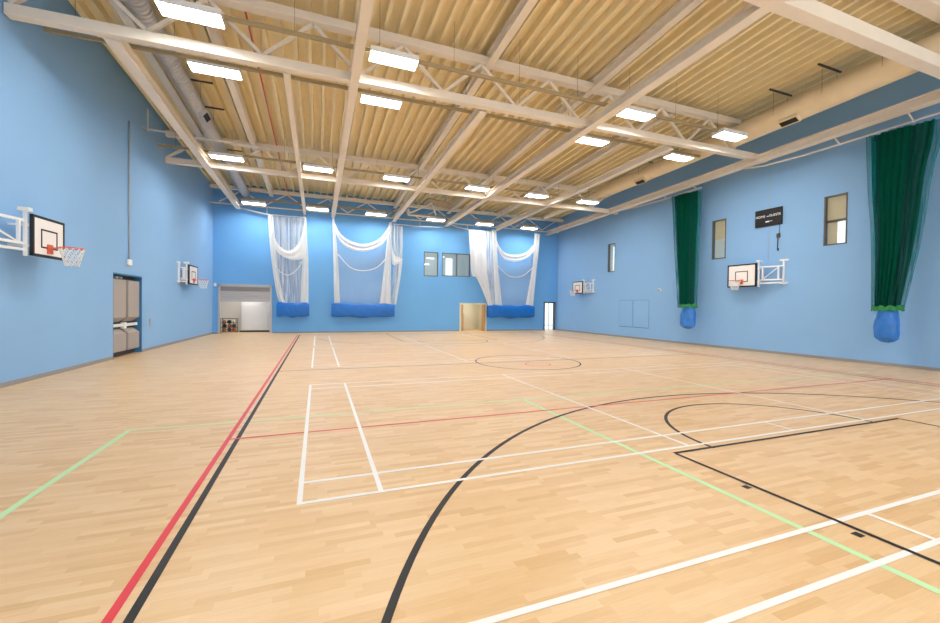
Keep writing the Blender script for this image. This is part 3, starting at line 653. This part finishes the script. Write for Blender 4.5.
# recessed cupboard outline on right wall
for ya, yb_, lb in ((20.62, 21.85, 'farther blue flush hatch door on the right wall'), (19.25, 20.57, 'nearer blue flush hatch door on the right wall')):
    b = B(); box(b, RW-.012, ya+.02, .74, RW-.004, yb_-.02, 2.44); o = obj('wall_hatch', b, 'wall'); tag(o, lb, 'hatch')
    b = B(); w = .018
    for a in ((ya, yb_, .70, .74), (ya, yb_, 2.44, 2.46), (ya, ya+.02, .7, 2.46), (yb_-.02, yb_, .7, 2.46)): box(b, RW-.009, a[0], a[2], RW-.003, a[1], a[3])
    obj('hatch_gap', b, 'reveal', o)

# ---------------------------------------------------------------- roller shutter opening
t = sempty('door_2', (-4.35, FY, 0), 'grey roller shutter half raised over a store opening on the far wall')
b = B(); X0, X1 = ROLL[0], ROLL[1]
box(b, X0-.02, FY-.05, 0, X0+.10, FY+.12, 3.14); box(b, X1-.10, FY-.05, 0, X1+.02, FY+.12, 3.14); box(b, X0-.02, FY-.05, 3.0, X1+.02, FY+.12, 3.16); obj('door_frame', b, 'shutter', t)
b = B(); box(b, X0+.1, FY+.02, 2.72, X1-.1, FY+.1, 3.0); obj('shutter_box', b, 'skirt', t)
b = B(); z = 2.12
while z < 2.72:
    pts = [(0, 0), (-.03, .02), (-.03, .09), (0, .11)]
    vs = [[b.verts.new((x, FY+.08+p[0], z+p[1])) for p in pts] for x in (X0+.1, X1-.1)]
    for i in range(3): b.faces.new((vs[0][i], vs[1][i], vs[1][i+1], vs[0][i+1]))
    z += .11
obj('shutter_curtain', b, 'shutter', t, solid=.01)
b = B(); box(b, X0+.1, FY+.01, 2.04, X1-.1, FY+.09, 2.13); obj('bottom_rail', b, 'shutter', t)
# store room behind
def room(name, x0, x1, d, h, m, lb, lampw, lampcol=(1, .97, .92)):
    b = B(); y0, y1 = FY+.3, FY+.3+d
    box(b, x0-.1, y1, 0, x1+.1, y1+.1, h); box(b, x0-.1, y0, 0, x0, y1, h); box(b, x1, y0, 0, x1+.1, y1, h); box(b, x0-.1, y0, h, x1+.1, y1, h+.1)
    o = struct(name, b, m, lb)
    la = bpy.data.lights.new('room_light', 'AREA'); la.energy = lampw; la.size = .8; la.color = lampcol
    lo = bpy.data.objects.new('room_light', la); C.objects.link(lo); lo.location = ((x0+x1)/2, FY+.3+d*.5, h-.05)
room('wall_store', -6.4, -2.3, 1.6, 2.9, 'store', 'white walls of the equipment store behind the shutter', 26)
b = B(); box(b, -4.8, FY+1.3, .13, -2.35, FY+1.36, 2.7); tag(obj('store_partition', b, 'white'), 'white panel standing inside the store behind the shutter', 'panel')
b = B(); box(b, -4.9, FY+1.25, .02, -2.35, FY+1.36, .11); tag(obj('gap_strip', b, 'dark'), 'dark strip for the shaded gap along the bottom of the white panel inside the store', 'dark_gap')  # dark strip stands in for the shaded gap below the panel
# ball trolley: wire cage with balls
t = empty('ball_trolley', (-5.35, FY+.42, 0), 'dark wire trolley full of brown and black balls in the shutter opening', 'trolley')
b = B(); xa, xb_, ya, yb_, za, zb_ = -5.78, -4.92, FY+.18, FY+.72, .08, .96
for X in (xa, xb_):
    for yy in (ya, yb_): bar(b, (X, yy, 0.03), (X, yy, zb_), .035, .035, (0,1,0))
for z in (za+.02, .38, .68, zb_):
    for yy in (ya, yb_): bar(b, (xa, yy, z), (xb_, yy, z), .02, .02)
    for X in (xa, xb_): bar(b, (X, ya, z), (X, yb_, z), .02, .02)
for k in range(1, 6):
    X = xa+(xb_-xa)*k/6; bar(b, (X, ya, za), (X, ya, zb_), .01, .01, (0,1,0)); bar(b, (X, ya, za+.02), (X, yb_, za+.02), .012, .012)
obj('cage', b, 'dark', t)
cols = ['trolley', 'dark', 'orange', 'black', 'trolley', 'dark', 'trolley', 'black', 'cream']
i = 0
for r_ in range(3):
    for c_ in range(3):
        b = B(); bmesh.ops.create_uvsphere(b, u_segments=14, v_segments=10, radius=.125)
        for f in b.faces: f.smooth = True
        bmesh.ops.translate(b, verts=b.verts, vec=(xa+.16+c_*.265+(.02 if r_ % 2 else 0), (ya+yb_)/2-.08+.1*(c_ % 2), za+.155+r_*.25))
        o = obj('ball', b, cols[i]); 
        tag(o, {0:'bottom', 1:'middle', 2:'top'}[r_] + ' row ' + {0:'left', 1:'centre', 2:'right'}[c_] + ' ball in the wire trolley', 'ball', 'balls in the wire trolley'); i += 1

# ---------------------------------------------------------------- central doorway with open timber leaves
t = sempty('door_3', (11.3, FY, 0), 'open doorway with timber frame and leaves in the middle of the far wall')
b = B(); X0, X1 = DWAY[0], DWAY[1]
box(b, X0-.06, FY-.04, 0, X0+.06, FY+.3, 2.18); box(b, X1-.06, FY-.04, 0, X1+.06, FY+.3, 2.18); box(b, X0+.06, FY-.04, 2.06, X1-.06, FY+.3, 2.18); obj('door_frame', b, 'cream', t)
b = B(); box(b, X0+.07, FY+.02, .01, X0+.24, FY+1.0, 2.05); obj('door_leaf', b, 'wood', t, 'open timber leaf on the left')
b = B(); box(b, X1-.16, FY+.02, .01, X1-.07, FY+.5, 2.05); obj('door_leaf', b, 'wood', t, 'open timber leaf on the right')
room('wall_lobby', 9.9, 12.9, 2.4, 2.6, 'cream', 'cream walls of the lobby behind the open doorway', 24)
b = B(); box(b, 11.15, FY+1.9, .05, 12.1, FY+1.98, 1.5); box(b, 11.1, FY+1.5, .05, 11.16, FY+1.95, 1.3); tag(obj('lobby_cupboard', b, 'cream'), 'cream cupboard inside the open doorway', 'cupboard')
b = B(); box(b, 10.55, FY+1.85, .0, 11.0, FY+1.95, 2.2); tag(obj('upright_screen', b, 'white'), 'tall white screen inside the open doorway on its left', 'screen')

# ---------------------------------------------------------------- end door at right corner
t = sempty('door_4', (18.2, FY, 0), 'narrow bright glazed door in the far right corner')
b = B(); X0, X1 = EDOOR[0], EDOOR[1]
box(b, X0, FY-.02, 0, X0+.12, FY+.3, 2.38); box(b, X1-.06, FY-.02, 0, X1, FY+.3, 2.38); box(b, X0+.12, FY-.02, 2.27, X1-.06, FY+.3, 2.38); obj('door_frame', b, 'dark', t)
b = B(); box(b, X0+.12, FY+.2, .03, X1-.06, FY+.215, 2.27); obj('pane', b, 'glass', t)
b = B(); box(b, X0+.12, FY+.17, .38, X1-.06, FY+.24, .44); box(b, 18.25, FY+.17, .02, 18.3, FY+.24, 2.27); obj('glazing_bar', b, 'grey', t)
b = B(); box(b, X0-.4, FY+1.5, 0, X1+.4, FY+1.55, 2.6); tag(obj('glow_backdrop', b, 'litwhite'), 'glowing backdrop behind the narrow corner door', 'backdrop')  # emissive sheet paints the brightness seen through the glazed door

# the left wall stands a little out of square: turn it and everything fixed to it about a point near the front
piv = Vector((LW, 12.0, 0)); T = Matrix.Translation(piv) @ Matrix.Rotation(-.0205, 4, 'Z') @ Matrix.Translation(-piv)
for o in list(C.objects):
    if o.parent: continue
    n = o.name.split('.')[0]; lb = o.get('label', '')
    if n in ('wall_left', 'baseboard_left', 'door_1', 'key_switch') or ('left wall' in lb and n in ('basketball_goal', 'wall_conduit')) or (n == 'alarm_box' and 'double door' in lb):
        o.matrix_world = T @ o.matrix_basis
